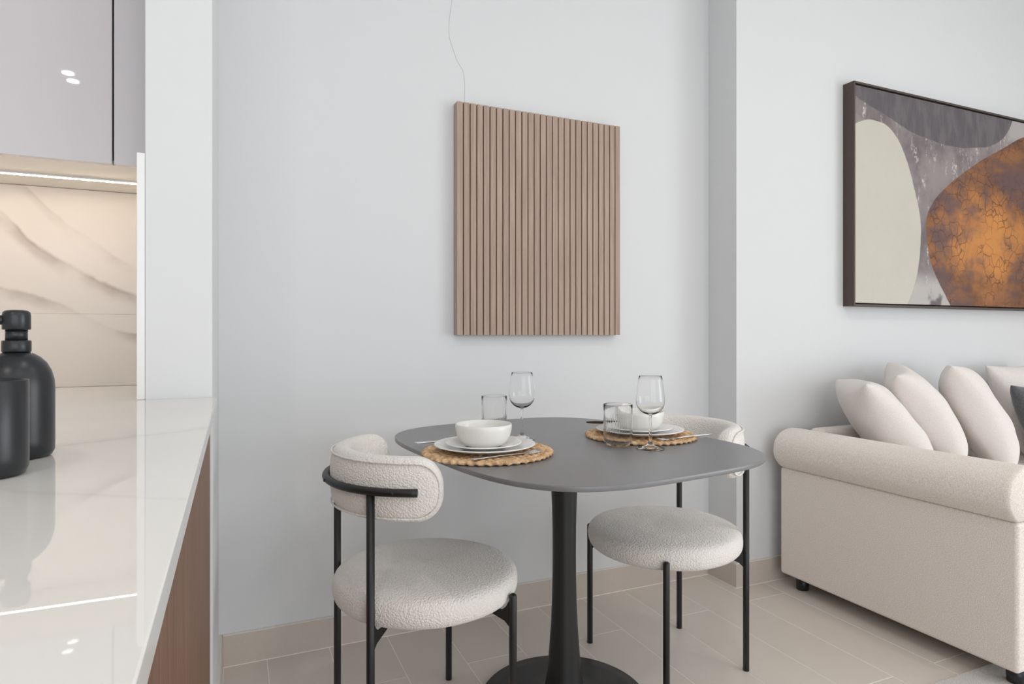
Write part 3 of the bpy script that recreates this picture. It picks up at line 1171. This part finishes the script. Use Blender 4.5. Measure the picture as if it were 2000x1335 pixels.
CZ = MZ + 0.0010
fork((0.500, 1.366, CZ), (0.695, 1.405, CZ), 'steel fork lying on the left placemat, tines pointing right')
knife((0.440, 1.643, TZ + 0.009), (0.655, 1.634, CZ), 'steel knife whose handle sticks out left of the left placemat')
fork((1.262, 1.437, CZ + 0.001), (1.066, 1.421, CZ), 'steel fork lying on the right placemat, handle pointing right')
kn = knife((1.200, 1.680, CZ + 0.002), (0.980, 1.666, CZ + 0.021), 'steel knife on the right placemat, blade pointing left, dark reflection in its colour')
kn.rotation_euler.rotate_axis('X', math.radians(34))
for part in kn.children:
    if part.name.startswith('blade'):
        part.data.materials[0] = M['steel_dark_reflection']
        part['label'] = 'dark steel blade'

# ------------------------------------------------------------------ sofa
so = empty('sofa', (2.09, 1.5, 0))
tag(so, 'beige fabric sofa with rolled arm along the white wall', 'sofa')
SY0, SYB = 1.088 - 1.5, 1.966 - 1.5
SZ0 = 0.058


def rbox(nm, x0, x1, y0, y1, z0, z1, bev, mat, parent):
    o = mk(nm, box(x0, x1, y0, y1, z0, z1), mat, parent)
    md = o.modifiers.new('bevel', 'BEVEL')
    md.width = bev
    md.segments = 5
    for p in o.data.polygons:
        p.use_smooth = True
    wn = o.modifiers.new('wn', 'WEIGHTED_NORMAL')
    return o


def arm(x0, mirror):
    s = -1 if mirror else 1
    a, b = (0.0, 0.158) if not mirror else (-0.158, 0.0)
    rbox('arm_panel', x0 + a, x0 + b, SY0, SYB, SZ0, 0.500, 0.012, M['sofa'], so)
    # rolled top: rounded section swept along the depth, ends softened
    sec = catmull([(0.004, 0.5005, 0), (-0.014, 0.512, 0), (-0.038, 0.545, 0), (-0.043, 0.580, 0), (-0.033, 0.617, 0), (-0.004, 0.645, 0), (0.045, 0.6605, 0), (0.100, 0.655, 0),
                   (0.146, 0.630, 0), (0.167, 0.590, 0), (0.168, 0.545, 0), (0.160, 0.5005, 0)], 5) + [Vector((0.12, 0.5003, 0)), Vector((0.06, 0.5003, 0))]
    mx, mz = 0.062, 0.578
    rings = []
    L = SYB - SY0
    for q, k in ((0.0, 0.93), (0.003, 0.965), (0.009, 0.99), (0.018, 1.0), (0.5 * L, 1.0), (L - 0.018, 1.0), (L - 0.009, 0.99), (L - 0.003, 0.965), (L, 0.93)):
        rings.append([(x0 + s * (mx + (p.x - mx) * k), SY0 + q, max(0.5002, mz + (p.y - mz) * k)) for p in sec])
    mk('arm_roll', loft(rings), M['sofa'], so, True)


arm(0.0, False)
arm(2.36, True)
X0, X1 = 0.1585, 2.2015
rbox('base', X0, X1, SY0 + 0.01, SYB - 0.01, SZ0 + 0.004, 0.30, 0.012, M['sofa'], so)
rbox('back', X0, X1, SYB - 0.075, SYB, 0.301, 0.655, 0.025, M['sofa'], so)
mid = (X0 + X1) / 2
for a, b in ((X0 + 0.012, mid - 0.002), (mid + 0.002, X1 - 0.012)):
    rbox('seat_cushion', a, b, SY0 + 0.004, SYB - 0.077, 0.301, 0.478, 0.045, M['sofa'], so)
mk('light_block', box(0.125, 2.235, SY0 + 0.14, SYB - 0.11, 0.013, SZ0 - 0.0005), M['black_matte'], so)  # added block that keeps light out of the gap beneath the sofa
for fx, fy in ((0.060, SYB - 0.062), (0.062, SY0 + 0.038), (2.298, SYB - 0.062), (2.298, SY0 + 0.038)):
    mk('foot', lathe([(0, 0.0), (0.022, 0.0), (0.024, 0.002), (0.026, SZ0 - 0.0005), (0, SZ0 - 0.0005)], 24, (fx, fy, 0.0 if fy > 0 else 0.0085)), M['black_matte'], so, True)
for o in so.children:
    if o.name.startswith('foot') and o.data.vertices[0].co.z > 0.004:
        for v in o.data.vertices:
            v.co.z = 0.0085 + (v.co.z - 0.0085) * (SZ0 - 0.0090) / (SZ0 - 0.0005)


# ------------------------------------------------------------------ cushions
def pillow(A, B, C, thick, mat, label, group, seed, name='cushion'):
    """A far top corner, B near top corner, C near bottom corner (corner points, world)"""
    A, B, C = Vector(A), Vector(B), Vector(C)
    D = A + (C - B)
    cen = (A + B + C + D) / 4
    eu = (A - B)
    ev = (B - C)
    hu, hv = eu.length / 2, ev.length / 2
    u = eu.normalized()
    w = u.cross(ev).normalized()
    v = w.cross(u).normalized()
    N = 28
    bm = bmesh.new()
    off = Vector((seed * 3.1, seed * 1.7, seed * 0.9))
    sides = []
    for sgn in (1, -1):
        G = []
        for i in range(N + 1):
            row = []
            for j in range(N + 1):
                s = math.sin((i / N - 0.5) * PI)
                t = math.sin((j / N - 0.5) * PI)
                s = 0.35 * s + 0.65 * (2 * i / N - 1)
                t = 0.35 * t + 0.65 * (2 * j / N - 1)
                pin = 0.078
                x = hu * s * (1 - pin * (1 - t * t) * abs(s) ** 3)
                y = hv * t * (1 - pin * (1 - s * s) * abs(t) ** 3)
                prof = max(0.0, (1 - abs(s) ** 2.4)) ** 0.46 * max(0.0, (1 - abs(t) ** 2.4)) ** 0.46
                nz = noise.noise(Vector((x * 5, y * 5, sgn)) + off) * 0.015 + noise.noise(Vector((x * 14, y * 14, sgn)) + off) * 0.0065
                fold = 0.006 * math.sin(26 * (s * 0.7 - t * 0.7) + seed) * max(0, abs(s * t) - 0.25)
                h = sgn * (thick / 2 * prof) + (nz + fold) * prof
                edge = i in (0, N) or j in (0, N)
                if edge:
                    h = 0
                row.append((x, y, h))
            G.append(row)
        sides.append(G)
    cache = {}

    def vert(sd, i, j):
        edge = i in (0, N) or j in (0, N)
        key = (0 if edge else sd, i, j)
        if key not in cache:
            cache[key] = bm.verts.new(sides[sd][i][j])
        return cache[key]
    for sd in (0, 1):
        for i in range(N):
            for j in range(N):
                q = [vert(sd, i, j), vert(sd, i + 1, j), vert(sd, i + 1, j + 1), vert(sd, i, j + 1)]
                bm.faces.new(q if sd == 0 else q[::-1])
    o = mk(name, bm, mat, None, True)
    sub = o.modifiers.new('sub', 'SUBSURF')
    sub.levels = sub.render_levels = 1
    mat4 = Matrix((u, v, w)).transposed().to_4x4()
    mat4.translation = cen
    o.matrix_world = mat4
    tag(o, label, 'cushion', group)
    return o


def lean(A, B, nh, shift, drop):
    A, B = Vector(A), Vector(B)
    nh = Vector((nh[0], nh[1], 0)).normalized()
    C = B + nh * shift + Vector((0, 0, -drop))
    return A, B, C


P = 'cream cushions in the sofa corner'
pillow(*lean((2.430, 1.975, .858), (2.200, 1.655, .866), (.82, -.577), .25, .345), .185, M['pillow'], 'cream scatter cushion nearest the sofa arm, leftmost of the row', P, 1)
pillow(*lean((2.750, 1.965, .930), (2.450, 1.710, .892), (.673, -.74), .235, .37), .185, M['pillow'], 'cream scatter cushion second from the sofa arm, its far corner peaking tallest', P, 2)
pillow(*lean((3.105, 1.92, .910), (2.754, 1.683, .927), (.55, -.83), .205, .44), .195, M['pillow'], 'plump cream scatter cushion third from the sofa arm, in front of the back cushion', P, 3)
pillow((3.84, 1.93, .905), (3.367, 1.905, .905), (3.40, 1.74, .49), .15, M['pillow'], 'cream back cushion behind the charcoal cushion', P, 4)
pillow((3.60, 1.74, .80), (3.185, 1.70, .828), (3.22, 1.56, .49), .13, M['pillow_dark'], 'charcoal velvet cushion at the right end of the cushion row', None, 5)

# ------------------------------------------------------------------ rug
rg = mk('rug', box(1.35, 4.6, -0.9, 1.222, 0.0003, 0.0082), M['rug'], bevel=0.003)
tag(rg, 'pale grey rug on the tile floor in front of and under the sofa', 'rug')
